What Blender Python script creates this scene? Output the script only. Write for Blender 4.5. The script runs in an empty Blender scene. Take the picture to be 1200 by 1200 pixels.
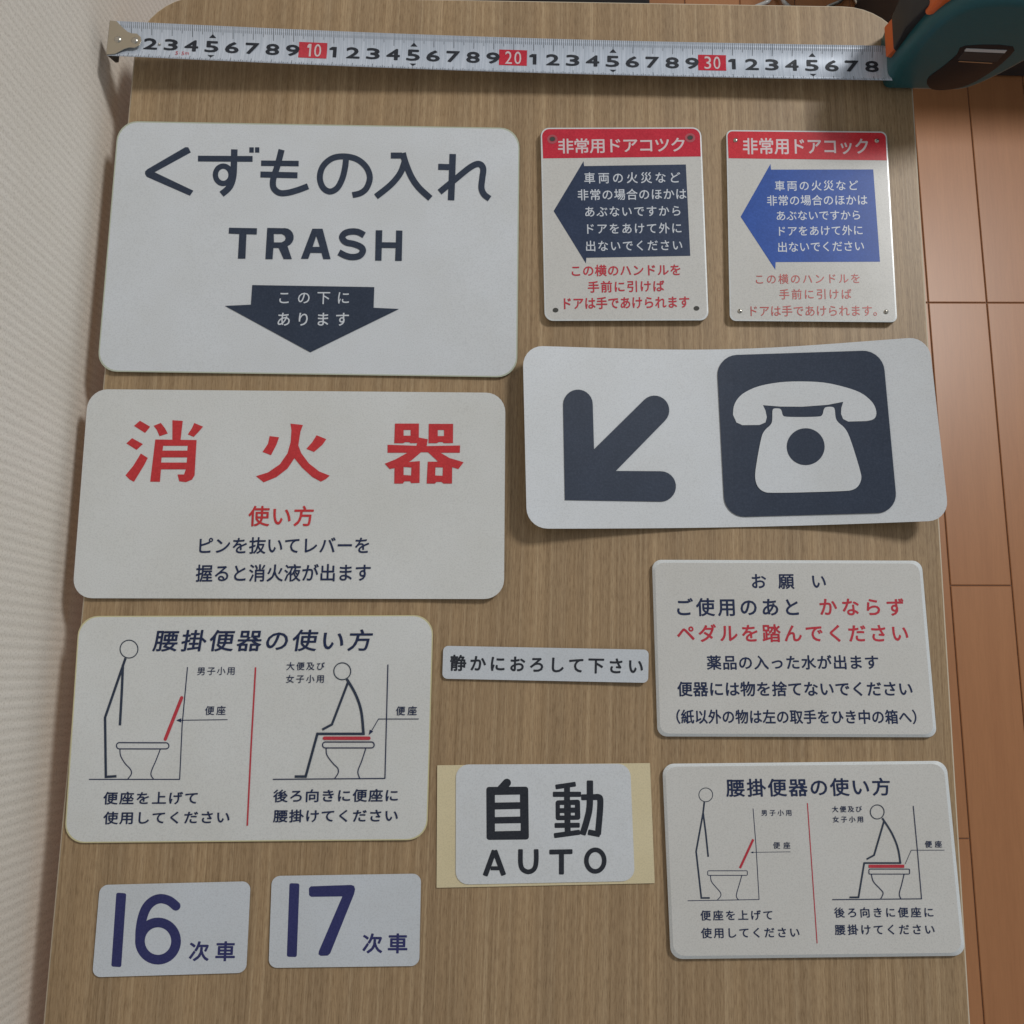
import bpy, math, random
from mathutils import Vector, Matrix, geometry
random.seed(7)
S = bpy.context.scene
COL = S.collection

# ---------------------------------------------------------------- camera
FPX, CAMH = 1110.0, 0.445
ey = Vector((107, 6406, -FPX)).normalized()
ex = Vector((1, -107 / 6406, 0)).normalized()
ez = ex.cross(ey)
ROT = Matrix((ex, ey, ez))
CAM = Vector((0, 0, CAMH))
cd = bpy.data.cameras.new('camera')
cam = bpy.data.objects.new('camera', cd)
COL.objects.link(cam)
cam.matrix_world = Matrix.Translation(CAM) @ ROT.to_4x4()
cd.sensor_width = 36
cd.lens = FPX / 1200 * 36
cd.clip_start = 0.01
cd.clip_end = 50
S.camera = cam

# ---------------------------------------------------------------- room light
w = bpy.data.worlds.new('World')
S.world = w
w.use_nodes = True
w.node_tree.nodes['Background'].inputs[0].default_value = (0.88, 0.94, 1.0, 1)
w.node_tree.nodes['Background'].inputs[1].default_value = 0.25
ld = bpy.data.lights.new('ceiling_lamp', 'AREA')
ld.shape = 'DISK'
ld.size = 0.50
ld.energy = 33.5
ld.color = (1.0, 0.985, 0.955)
lamp = bpy.data.objects.new('ceiling_lamp', ld)
COL.objects.link(lamp)
lamp.location = (1.40, 1.36, 1.75)
lamp.rotation_euler = (Vector((0.1, 0.1, 0)) - lamp.location).to_track_quat('-Z', 'Y').to_euler()
S.view_settings.view_transform = 'Standard'
S.view_settings.look = 'None'
S.view_settings.exposure = 0
S.view_settings.gamma = 1


def at(px, py, z=0.0):
    """a point of the photograph (1200 px wide) on the level z (cm) above the table top, in metres"""
    v = ROT @ Vector((px - 600, 600 - py, -FPX))
    return CAM + v * ((z / 100 - CAMH) / v.z)


# ---------------------------------------------------------------- materials
def mat(name, col, rough=0.5, metal=0.0, coat=0.0, spec=0.5):
    m = bpy.data.materials.new(name)
    m.use_nodes = True
    b = m.node_tree.nodes['Principled BSDF']
    b.inputs['Base Color'].default_value = (*col, 1)
    b.inputs['Roughness'].default_value = rough
    b.inputs['Metallic'].default_value = metal
    b.inputs['Coat Weight'].default_value = coat
    b.inputs['Coat Roughness'].default_value = 0.12
    b.inputs['Specular IOR Level'].default_value = spec
    m.diffuse_color = (*col, 1)
    return m


def N(m, kind, **kw):
    n = m.node_tree.nodes.new(kind)
    for k, v in kw.items():
        setattr(n, k, v)
    return n


def L(m, a, b):
    m.node_tree.links.new(a, b)


def coords(m, scale=(1, 1, 1), rot=(0, 0, 0)):
    t = N(m, 'ShaderNodeTexCoord')
    g = N(m, 'ShaderNodeNewGeometry')
    p = N(m, 'ShaderNodeMapping')
    p.inputs['Scale'].default_value = scale
    p.inputs['Rotation'].default_value = rot
    L(m, g.outputs['Position'], p.inputs['Vector'])
    return p.outputs['Vector']


def noise(m, vec, scale, detail=3, rough=0.5):
    n = N(m, 'ShaderNodeTexNoise')
    n.inputs['Scale'].default_value = scale
    n.inputs['Detail'].default_value = detail
    n.inputs['Roughness'].default_value = rough
    L(m, vec, n.inputs['Vector'])
    return n.outputs['Fac']


def ramp(m, fac, stops):
    r = N(m, 'ShaderNodeValToRGB')
    e = r.color_ramp.elements
    while len(e) < len(stops):
        e.new(0.5)
    for i, (p, c) in enumerate(stops):
        e[i].position = p
        e[i].color = (*c, 1) if len(c) == 3 else c
    L(m, fac, r.inputs['Fac'])
    return r.outputs['Color']


def mix(m, a, b, fac, mode='MIX'):
    n = N(m, 'ShaderNodeMix', data_type='RGBA', blend_type=mode)
    for sock, v in ((n.inputs['A'], a), (n.inputs['B'], b)):
        if hasattr(v, 'is_linked'):
            L(m, v, sock)
        else:
            sock.default_value = (*v, 1)
    if hasattr(fac, 'is_linked'):
        L(m, fac, n.inputs['Factor'])
    else:
        n.inputs['Factor'].default_value = fac
    return n.outputs['Result']


def base(m, sock):
    L(m, sock, m.node_tree.nodes['Principled BSDF'].inputs['Base Color'])


def bump(m, fac, strength, dist):
    b = N(m, 'ShaderNodeBump')
    b.inputs['Strength'].default_value = strength
    b.inputs['Distance'].default_value = dist
    L(m, fac, b.inputs['Height'])
    L(m, b.outputs['Normal'], m.node_tree.nodes['Principled BSDF'].inputs['Normal'])


def speckled(name, col, rough, amount=0.06, **kw):
    """plain printed or moulded sheet: faint soft mottling, grime and grain"""
    m = mat(name, col, rough, **kw)
    v = coords(m)
    a = noise(m, v, 18, 4, 0.6)
    b = noise(m, v, 1500, 2, 0.7)
    d = tuple(c * (1 - amount * k) for c, k in zip(col, (1.0, 1.15, 1.5)))
    c1 = ramp(m, a, [(0.35, d), (0.65, col)])
    g = ramp(m, b, [(0.30, (0.87, 0.87, 0.87)), (0.55, (1, 1, 1))])
    c2 = mix(m, c1, g, 1.0, 'MULTIPLY')
    # sparse dirt specks, each at its own place
    vo = N(m, 'ShaderNodeTexVoronoi')
    vo.inputs['Scale'].default_value = 75
    L(m, v, vo.inputs['Vector'])
    sp = ramp(m, vo.outputs['Distance'], [(0.0, (1, 1, 1)), (0.022, (0, 0, 0))])
    pick = ramp(m, vo.outputs['Color'], [(0.60, (0, 0, 0)), (0.66, (1, 1, 1))])
    both = mix(m, sp, pick, 1.0, 'MULTIPLY')
    base(m, mix(m, c2, tuple(c * 0.35 for c in col), both))
    mr = N(m, 'ShaderNodeMapRange')
    mr.inputs['To Min'].default_value = rough * 0.8
    mr.inputs['To Max'].default_value = min(1, rough * 1.3)
    L(m, noise(m, v, 45, 4, 0.65), mr.inputs['Value'])
    L(m, mr.outputs['Result'], m.node_tree.nodes['Principled BSDF'].inputs['Roughness'])
    bump(m, b, 0.08, 0.0002)
    return m


def ink(name, col, rough, **kw):
    """screen-printed ink: slightly uneven density"""
    m = mat(name, col, rough, **kw)
    v = coords(m)
    lt = tuple(min(1, c * 1.22 + 0.010) for c in col)
    c1 = ramp(m, noise(m, v, 1100, 3, 0.7), [(0.42, col), (0.72, lt)])
    c2 = ramp(m, noise(m, v, 60, 4, 0.6), [(0.35, (0.90, 0.90, 0.90)), (0.60, (1, 1, 1))])
    base(m, mix(m, c1, c2, 1.0, 'MULTIPLY'))
    return m


M = {}
M['white'] = speckled('white_sticker_vinyl', (0.675, 0.71, 0.752), 0.45)
M['warm_white'] = speckled('ageing_white_sheet', (0.69, 0.708, 0.708), 0.45)
M['acrylic'] = speckled('milky_acrylic', (0.645, 0.642, 0.622), 0.22, 0.04, coat=0.35)
M['acrylic_edge'] = speckled('milky_acrylic_edge', (0.71, 0.745, 0.76), 0.26, 0.03, coat=0.1)
M['small_white'] = speckled('pale_blue_white_vinyl', (0.61, 0.655, 0.715), 0.45)
M['yellow_rim'] = mat('yellowed_adhesive_rim', (0.60, 0.56, 0.33), 0.5)
M['green_rim'] = mat('greenish_cut_rim', (0.46, 0.50, 0.40), 0.5)
M['backing'] = speckled('yellowed_backing_paper', (0.72, 0.635, 0.42), 0.6, 0.08)
M['navy'] = ink('navy_print', (0.027, 0.040, 0.070), 0.5, spec=0.3)
M['navy_small'] = ink('navy_fine_print', (0.017, 0.028, 0.078), 0.5, spec=0.2)
M['indigo'] = ink('indigo_print', (0.028, 0.032, 0.130), 0.5, spec=0.3)
M['black'] = ink('black_print', (0.020, 0.024, 0.034), 0.5, spec=0.3)
M['slate'] = ink('slate_blue_print', (0.026, 0.042, 0.088), 0.35, spec=0.35)
M['blue'] = ink('blue_print', (0.014, 0.075, 0.36), 0.35, spec=0.3)
M['red'] = ink('red_print', (0.54, 0.036, 0.042), 0.45, spec=0.35)
M['red_band'] = ink('red_band_print', (0.55, 0.022, 0.045), 0.2, coat=0.3)
M['worn_band'] = mat('worn_red_band', (0.42, 0.09, 0.11), 0.3)
M['bright_band'] = ink('bright_red_band_print', (0.62, 0.030, 0.045), 0.2, coat=0.3)
M['red_text'] = ink('red_fine_print', (0.50, 0.035, 0.055), 0.3)
M['red_faded'] = ink('faded_red_fine_print', (0.50, 0.085, 0.080), 0.3)
M['white_text'] = mat('white_fine_print', (0.62, 0.66, 0.72), 0.35)
M['pink_text'] = mat('pinkish_white_print', (0.66, 0.56, 0.58), 0.35)
M['hole'] = mat('dark_hole', (0.05, 0.05, 0.045), 0.7)
M['steel'] = mat('dull_steel', (0.55, 0.52, 0.46), 0.33, 1.0)
M['brass'] = mat('nickel_hook', (0.52, 0.46, 0.36), 0.36, 0.85)
M['dark_plastic'] = mat('black_plastic', (0.022, 0.021, 0.022), 0.55)
M['dark_metal'] = mat('dark_grey_metal', (0.03, 0.03, 0.032), 0.5)

# blade: pale steel blue enamel
m = mat('enamelled_blade', (0.60, 0.66, 0.75), 0.33, 0.25)
v = coords(m, (40, 1, 1), (0, 0, 0.03))
base(m, ramp(m, noise(m, v, 60, 3), [(0.35, (0.50, 0.56, 0.65)), (0.65, (0.66, 0.72, 0.82))]))
M['blade'] = m

# wood-effect laminate of the table top: pores and bands run along y
m = mat('wood_effect_laminate', (0.42, 0.31, 0.19), 0.42, spec=0.4)
warp = N(m, 'ShaderNodeTexNoise')
warp.inputs['Scale'].default_value = 3.0
L(m, coords(m, (1, 0.35, 1)), warp.inputs['Vector'])
geo = N(m, 'ShaderNodeNewGeometry')
sub = N(m, 'ShaderNodeVectorMath', operation='MULTIPLY_ADD')
L(m, warp.outputs['Color'], sub.inputs[0])
sub.inputs[1].default_value = (0.02, 0.0, 0.0)
L(m, geo.outputs['Position'], sub.inputs[2])


def stretched(sx, sy):
    p = N(m, 'ShaderNodeMapping')
    p.inputs['Scale'].default_value = (sx, sy, 1)
    L(m, sub.outputs['Vector'], p.inputs['Vector'])
    return p.outputs['Vector']


bands = noise(m, stretched(400, 0.8), 1.0, 3, 0.55)
fine = noise(m, stretched(1150, 9), 1.0, 4, 0.65)
pores = noise(m, stretched(2000, 170), 1.0, 3, 0.7)
c1 = ramp(m, bands, [(0.28, (0.330, 0.226, 0.126)), (0.50, (0.393, 0.276, 0.160)), (0.72, (0.500, 0.372, 0.230))])
wide_b = ramp(m, noise(m, stretched(75, 0.8), 1.0, 2, 0.5), [(0.35, (0.88, 0.87, 0.86)), (0.65, (1.08, 1.07, 1.05))])
c1 = mix(m, c1, wide_b, 1.0, 'MULTIPLY')
c2 = ramp(m, fine, [(0.32, (0.80, 0.775, 0.74)), (0.55, (1, 1, 1))])
c3 = ramp(m, pores, [(0.30, (0.60, 0.56, 0.52)), (0.55, (1, 1, 1))])
base(m, mix(m, mix(m, c1, c2, 1.0, 'MULTIPLY'), c3, 0.85, 'MULTIPLY'))
bump(m, fine, 0.12, 0.0003)
M['board'] = m
M['edge'] = mat('pale_edge_band', (0.58, 0.50, 0.38), 0.4)

# floorboards, warm orange brown with lacquer
m = mat('floorboard_lacquer', (0.42, 0.2, 0.11), 0.36, coat=0.0)
info = N(m, 'ShaderNodeObjectInfo')
vec = coords(m, (60, 3, 1), (0, 0, 0.015))
g1 = noise(m, vec, 1.0, 5, 0.6)
vec2 = coords(m, (500, 30, 1), (0, 0, 0.015))
g2 = noise(m, vec2, 1.0, 3, 0.6)
c1 = ramp(m, g1, [(0.3, (0.455, 0.200, 0.084)), (0.7, (0.50, 0.226, 0.096))])
c2 = ramp(m, info.outputs['Random'], [(0.0, (0.90, 0.88, 0.86)), (1.0, (1.0, 1.0, 1.0))])
c3 = ramp(m, g2, [(0.35, (0.93, 0.92, 0.91)), (0.6, (1, 1, 1))])
base(m, mix(m, mix(m, c1, c2, 1.0, 'MULTIPLY'), c3, 0.8, 'MULTIPLY'))
bump(m, g1, 0.05, 0.0006)
M['floorboard'] = m
M['joint'] = mat('dark_floor_joint', (0.30, 0.165, 0.11), 0.7)

# embossed wallpaper with upright ribs
m = mat('ribbed_wallpaper', (0.66, 0.60, 0.55), 0.8, spec=0.2)
rv = coords(m, (1, 330, 0.35))
wv = N(m, 'ShaderNodeTexWave', wave_type='BANDS', bands_direction='Y', wave_profile='SIN')
wv.inputs['Scale'].default_value = 70
wv.inputs['Distortion'].default_value = 2.6
wv.inputs['Detail'].default_value = 3
wv.inputs['Detail Scale'].default_value = 0.6
L(m, coords(m, (1, 1, 0.12)), wv.inputs['Vector'])
rmix = N(m, 'ShaderNodeMix', data_type='FLOAT')
rmix.inputs[0].default_value = 0.45
L(m, wv.outputs['Fac'], rmix.inputs[2])
L(m, noise(m, rv, 1.0, 4, 0.6), rmix.inputs[3])
rib = rmix.outputs[0]
gv = coords(m)
grain = noise(m, gv, 900, 3, 0.7)
blot = noise(m, gv, 14, 3, 0.5)
c1 = ramp(m, rib, [(0.15, (0.725, 0.680, 0.615)), (0.65, (0.795, 0.750, 0.685))])
c2 = ramp(m, blot, [(0.3, (0.95, 0.94, 0.92)), (0.7, (1, 1, 1))])
c3 = ramp(m, grain, [(0.34, (0.78, 0.76, 0.74)), (0.52, (1, 1, 1))])
base(m, mix(m, mix(m, c1, c2, 1.0, 'MULTIPLY'), c3, 0.9, 'MULTIPLY'))
bump(m, rib, 0.20, 0.0012)
M['wallpaper'] = m

# tape case colours
M['teal'] = mat('teal_rubber', (0.016, 0.100, 0.115), 0.40)
v = coords(M['teal'])
bump(M['teal'], noise(M['teal'], v, 900, 2), 0.12, 0.0004)
M['orange'] = mat('orange_plastic', (0.66, 0.125, 0.022), 0.35)
M['smoke'] = mat('smoky_window', (0.024, 0.018, 0.018), 0.45, spec=0.25)
M['silver'] = mat('silver_label', (0.55, 0.57, 0.58), 0.4)


# ---------------------------------------------------------------- object helpers
def link(name, verts, faces, material, parent=None, smooth=False, label=None, cat=None, group=None, kind=None):
    """verts in world metres; the origin of a top-level mesh goes to its centre"""
    verts = [Vector(q) for q in verts]
    if parent is None:
        org = sum(verts, Vector()) / len(verts)
    else:
        org = Vector(parent['org'])
    me = bpy.data.meshes.new(name)
    me.from_pydata([q - org for q in verts], [], faces)
    mats = material if isinstance(material, (list, tuple)) else [material]
    for k in mats:
        me.materials.append(k)
    if smooth:
        me.polygons.foreach_set('use_smooth', [True] * len(me.polygons))
    me.update()
    o = bpy.data.objects.new(name, me)
    COL.objects.link(o)
    o['org'] = tuple(org)
    if parent:
        o.parent = parent
    else:
        o.location = org
    tag(o, label, cat, group, kind)
    return o


def tag(o, label=None, cat=None, group=None, kind=None):
    for k, v in (('label', label), ('category', cat), ('group', group), ('kind', kind)):
        if v:
            o[k] = v


def empty(name, loc, **kw):
    o = bpy.data.objects.new(name, None)
    o.empty_display_size = 0.02
    COL.objects.link(o)
    o.location = loc
    o['org'] = tuple(loc)
    tag(o, **kw)
    return o


class Geo:
    def __init__(s):
        s.v, s.f, s.m = [], [], []

    def add(s, v, f, mi=0):
        n = len(s.v)
        s.v += [Vector(q) for q in v]
        s.f += [tuple(i + n for i in q) for q in f]
        s.m += [mi] * len(f)

    def box(s, lo, hi, bev=0.0):
        (x0, y0, z0), (x1, y1, z1) = lo, hi
        b = bev
        if b <= 0:
            v = [(x, y, z) for z in (z0, z1) for y in (y0, y1) for x in (x0, x1)]
            s.add(v, [(0, 2, 3, 1), (4, 5, 7, 6), (0, 1, 5, 4), (2, 6, 7, 3), (0, 4, 6, 2), (1, 3, 7, 5)])
            return
        rings = [(z0, b), (z0 + b, 0), (z1 - b, 0), (z1, b)]
        v = []
        for z, i in rings:
            v += [(x0 + i, y0 + i, z), (x1 - i, y0 + i, z), (x1 - i, y1 - i, z), (x0 + i, y1 - i, z)]
        f = [(3, 2, 1, 0), (12, 13, 14, 15)]
        for r in range(3):
            for k in range(4):
                a, c = r * 4 + k, r * 4 + (k + 1) % 4
                f.append((a, c, c + 4, a + 4))
        s.add(v, f)

    def tube(s, pts, rad, seg=8, closed=False):
        pts = [Vector(q) for q in pts]
        n = len(pts)
        rings = []
        for i, q in enumerate(pts):
            d = (pts[min(i + 1, n - 1)] - pts[max(i - 1, 0)]).normalized()
            u = d.cross(Vector((0, 0, 1)))
            if u.length < 1e-4:
                u = Vector((1, 0, 0))
            u.normalize()
            w_ = d.cross(u)
            rings.append([q + (u * math.cos(a) + w_ * math.sin(a)) * rad
                          for a in [2 * math.pi * k / seg for k in range(seg)]])
        v = [p for r in rings for p in r]
        f = [tuple(range(seg)), tuple(reversed(range((n - 1) * seg, n * seg)))]
        for i in range(n - 1):
            for k in range(seg):
                a, b = i * seg + k, i * seg + (k + 1) % seg
                f.append((a, a + seg, b + seg, b))
        s.add(v, f)

    def build(s, name, material, parent=None, **kw):
        o = link(name, s.v, s.f, material, parent, **kw)
        if any(s.m):
            o.data.polygons.foreach_set('material_index', s.m)
        return o


# ---------------------------------------------------------------- flat print
class Frame:
    """reads print positions off an enlarged piece of the photograph: origin and enlargement"""
    def __init__(s, ox, oy, k):
        s.o = (ox, oy)
        s.k = k

    def __call__(s, q):
        return (s.o[0] + q[0] / s.k, s.o[1] + q[1] / s.k)


class Sign:
    LAY = 0.0006      # cm between printed layers

    def __init__(s, name, quad, rad, t, material, rim, label, cat, group=None, lift=None, rim_mat=None,
                 top=None, bot=None, bevel=0.0, nu=None):
        s.q = quad
        s.t = t
        s.lifted = bool(lift)
        s.lift = lift or (lambda u, v: 0.0)
        s.top, s.bot = top, bot
        s.lay = 0
        s.quad_w = (math.dist(quad[0], quad[1]) + math.dist(quad[3], quad[2])) / 2
        s.quad_h = (math.dist(quad[0], quad[3]) + math.dist(quad[1], quad[2])) / 2
        ru, rv = rad / s.quad_w, rad / s.quad_h
        us = [ru * (1 - math.cos(math.pi / 2 * i / 7)) for i in range(8)]
        n = nu or (26 if lift else 4)
        us += [ru + (1 - 2 * ru) * i / n for i in range(1, n)]
        us += [1 - x for x in reversed(us[:8])]
        m = 10 if lift else 4
        b_u, b_v = bevel / s.quad_w, bevel / s.quad_h
        g = Geo()

        def grid(z_off, shrink):
            out = []
            for u in us:
                d = max(ru - u, u - (1 - ru), 0) / ru
                v0 = rv * (1 - math.sqrt(max(0, 1 - d * d)))
                for j in range(m + 1):
                    v = v0 + (1 - 2 * v0) * j / m
                    uu, vv = (b_u + u * (1 - 2 * b_u), b_v + v * (1 - 2 * b_v)) if shrink else (u, v)
                    out.append(s.world(uu, vv, z_off))
            return out
        K = m + 1
        C = len(us)
        topv = grid(t, bevel > 0)
        botv = grid(0.0, False)
        loop = [i * K for i in range(C)] + [(C - 1) * K + j for j in range(1, K)] + \
               [i * K + m for i in range(C - 2, -1, -1)] + [j for j in range(m - 1, 0, -1)]
        n0 = len(topv)
        verts = topv + botv
        faces, mi = [], []
        for i in range(C - 1):
            for j in range(m):
                a, b = i * K + j, (i + 1) * K + j
                faces.append((a, a + 1, b + 1, b))
                mi.append(0)
                faces.append((a + n0, b + n0, b + 1 + n0, a + 1 + n0))
                mi.append(1)
        if bevel > 0:
            midv = grid(t * (0.62 if bevel > 2 else 0.97), False)
            verts = verts + midv
            chain = [0, 2 * n0, n0]
        else:
            chain = [0, n0]
        for k in range(len(chain) - 1):
            for i in range(len(loop)):
                a, b = loop[i], loop[(i + 1) % len(loop)]
                faces.append((a + chain[k], b + chain[k], b + chain[k + 1], a + chain[k + 1]))
                mi.append(1)
        o = link(name, verts, faces, [material, rim_mat or rim], None, False, label, cat, group)
        o.data.polygons.foreach_set('material_index', mi)
        if lift:
            o.data.polygons.foreach_set('use_smooth', [k == 0 for k in mi])
            if bevel == 0:
                o.data.set_sharp_from_angle(angle=math.radians(40))
        s.o = o

    def px(s, u, v):
        a, b, c, d = s.q
        x = (1 - u) * (1 - v) * a[0] + u * (1 - v) * b[0] + u * v * c[0] + (1 - u) * v * d[0]
        y = (1 - u) * (1 - v) * a[1] + u * (1 - v) * b[1] + u * v * c[1] + (1 - u) * v * d[1]
        if s.top:
            y += (1 - v) * s.top(u) + v * s.bot(u)
        return x, y

    def uv(s, p):
        a, b, c, d = s.q
        u = v = 0.5
        for _ in range(4):
            x, y = s.px(u, v)
            tx = (1 - v) * (b[0] - a[0]) + v * (c[0] - d[0])
            ty = (1 - v) * (b[1] - a[1]) + v * (c[1] - d[1])
            sx = (1 - u) * (d[0] - a[0]) + u * (c[0] - b[0])
            sy = (1 - u) * (d[1] - a[1]) + u * (c[1] - b[1])
            det = tx * sy - ty * sx
            ex_, ey_ = p[0] - x, p[1] - y
            u += (ex_ * sy - ey_ * sx) / det
            v += (tx * ey_ - ty * ex_) / det
        return u, v

    def world(s, u, v, z_off):
        x, y = s.px(u, v)
        return at(x, y, BASE + s.lift(u, v) + z_off)

    def pt(s, p, layer):
        u, v = s.uv(p)
        return at(p[0], p[1], BASE + s.lift(u, v) + s.t + (0.012 if s.lifted else 0.006) + layer * s.LAY)

    def next(s):
        s.lay += 1
        return s.lay

    # -- shapes; all points already in photograph pixels
    def flat(s, geo, polys, layer, cut=None):
        """one outline with optional holes"""
        if cut:
            polys = [densify(q, cut) for q in polys]
        tri = geometry.tessellate_polygon([[Vector((x, -y, 0)) for x, y in q] for q in polys])
        pts = [q for poly in polys for q in poly]
        W = [s.pt(q, layer) for q in pts]
        F = []
        for t in tri:
            a, b, c = (W[i] for i in t)
            n = (b - a).cross(c - a)
            F.append(t if n.z > 0 else (t[0], t[2], t[1]))
        geo.add(W, F)

    def shape(s, name, fr, items, material, same_layer=False):
        g = Geo()
        for it in items:
            lay = s.lay if same_layer and g.v else s.next()
            polys = it if isinstance(it[0][0], (tuple, list)) else [it]
            pp = [[fr(q) for q in poly] for poly in polys]
            if s.lifted and len(pp) == 1 and max(q[0] for q in pp[0]) - min(q[0] for q in pp[0]) > 30:
                s.lay -= 1
                banded(s, g, pp[0], 9)
            else:
                s.flat(g, pp, lay, 8 if s.lifted else None)
        return g.build(name, material, s.o)

    def strokes(s, name, fr, items, material):
        """items: (points, width, cap) cap 'b' butt, 'r' round, 's' slightly rounded, 'c' closed"""
        g = Geo()
        for pts, wd, cap in items:
            stroke_quads(s, g, pts, wd, cap, fr, s.next())
        return g.build(name, material, s.o)

    def text(s, fr, body, x0, y0, x1, y1, em, bold=0.0, material='navy', centers=None, name='lettering',
             wide=None, squash=1.0, slant=0.0):
        g = Geo()
        k = fr.k
        glyphs = [glyph(c, bold) for c in body]
        n = len(body)
        lay = s.next()
        if centers is None:
            def cc(i):
                gl = glyphs[i]
                return gl
            c0 = x0 + (0.5 - glyphs[0][2]) * em
            c1 = x1 + (0.5 - glyphs[-1][3]) * em
            for _ in range(3):
                pitch = (c1 - c0) / max(1, n - 1)
                ew = min(em, pitch * 0.99) if wide is None else wide
                c0 = x0 + (0.5 - glyphs[0][2]) * ew
                c1 = x1 + (0.5 - glyphs[-1][3]) * ew
            cs = [c0 + (c1 - c0) * i / max(1, n - 1) for i in range(n)]
        else:
            cs = centers
            ew = wide or em
        a, b, c, d = s.q
        for ch, (vs, fs, _, _), cx in zip(body, glyphs, cs):
            if not vs:
                continue
            f_ = (cx - x0) / max(1e-6, (x1 - x0))
            cy = y0 + (y1 - y0) * f_
            px, py = fr((cx, cy))
            u, v = s.uv((px, py))
            up = Vector(((1 - u) * (a[0] - d[0]) + u * (b[0] - c[0]), (1 - u) * (a[1] - d[1]) + u * (b[1] - c[1]))).normalized()
            rt = Vector((x1 - x0, y1 - y0)).normalized()
            shifts = [(0, 0)]
            if bold > 0:
                shifts += [(bold * 1.15 * math.cos(a_), bold * 1.15 * math.sin(a_)) for a_ in [math.pi / 4 * i for i in range(8)]]
            for si, (dx, dy) in enumerate(shifts):
                W = []
                for x, y in vs:
                    q = Vector((px, py)) + rt * ((x - 0.5 + dx + slant * (y - 0.38)) * ew / k) + up * ((y - 0.38 + dy) * em * squash / k)
                    W.append(s.pt(q, lay + si * 0.2))
                g.add(W, fs)
        return g.build(name, M[material], s.o)


def banded(sg, geo, poly, step):
    """cuts an outline into upright bands so that it can follow a bent sheet"""
    xs = [q[0] for q in poly]
    lay = sg.next()
    x = min(xs)
    while x < max(xs):
        piece = clip(clip(poly, x, 1), x + step, -1)
        if len(piece) > 2:
            sg.flat(geo, [piece], lay, 8)
        x += step


def clip(poly, x, sgn):
    out = []
    for i, p in enumerate(poly):
        q = poly[(i + 1) % len(poly)]
        a, b = (p[0] - x) * sgn >= 0, (q[0] - x) * sgn >= 0
        if a:
            out.append(p)
        if a != b:
            t = (x - p[0]) / (q[0] - p[0])
            out.append((x, p[1] + (q[1] - p[1]) * t))
    return out


def densify(poly, step):
    out = []
    for i, p in enumerate(poly):
        q = poly[(i + 1) % len(poly)]
        n = max(1, int(math.dist(p, q) / step))
        out += [(p[0] + (q[0] - p[0]) * j / n, p[1] + (q[1] - p[1]) * j / n) for j in range(n)]
    return out


GL = {}


def glyph(ch, bold):
    key = ch
    if key not in GL:
        if ch in ' \u3000':
            GL[key] = ([], [], 0.1, 0.9)
            return GL[key]
        c = bpy.data.curves.new('glyph', 'FONT')
        c.body = ch
        c.size = 1
        c.resolution_u = 3
        o = bpy.data.objects.new('glyph', c)
        COL.objects.link(o)
        bpy.context.view_layer.update()
        me = bpy.data.meshes.new_from_object(o)
        vs = [(q.co.x, q.co.y) for q in me.vertices]
        fs = []
        for p in me.polygons:
            t = list(p.vertices)
            ar = sum(vs[t[i]][0] * vs[t[(i + 1) % len(t)]][1] - vs[t[(i + 1) % len(t)]][0] * vs[t[i]][1] for i in range(len(t)))
            fs.append(tuple(t if ar > 0 else reversed(t)))
        GL[key] = (vs, fs, min(q[0] for q in vs), max(q[0] for q in vs))
        bpy.data.objects.remove(o)
        bpy.data.curves.remove(c)
        bpy.data.meshes.remove(me)
    return GL[key]


def catmull(pts, n=6):
    P = [pts[0]] + list(pts) + [pts[-1]]
    out = []
    for i in range(1, len(P) - 2):
        a, b, c, d = P[i - 1], P[i], P[i + 1], P[i + 2]
        for j in range(n):
            t = j / n
            out.append(tuple(0.5 * ((2 * b[k]) + (-a[k] + c[k]) * t + (2 * a[k] - 5 * b[k] + 4 * c[k] - d[k]) * t * t +
                                    (-a[k] + 3 * b[k] - 3 * c[k] + d[k]) * t ** 3) for k in (0, 1)))
    out.append(tuple(pts[-1]))
    return out


def ellipse(cx, cy, rx, ry, n=40, a0=0.0, a1=360.0):
    full = abs(a1 - a0) >= 360
    return [(cx + rx * math.cos(math.radians(a0 + (a1 - a0) * i / (n if full else n - 1))),
             cy + ry * math.sin(math.radians(a0 + (a1 - a0) * i / (n if full else n - 1)))) for i in range(n)]


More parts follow.
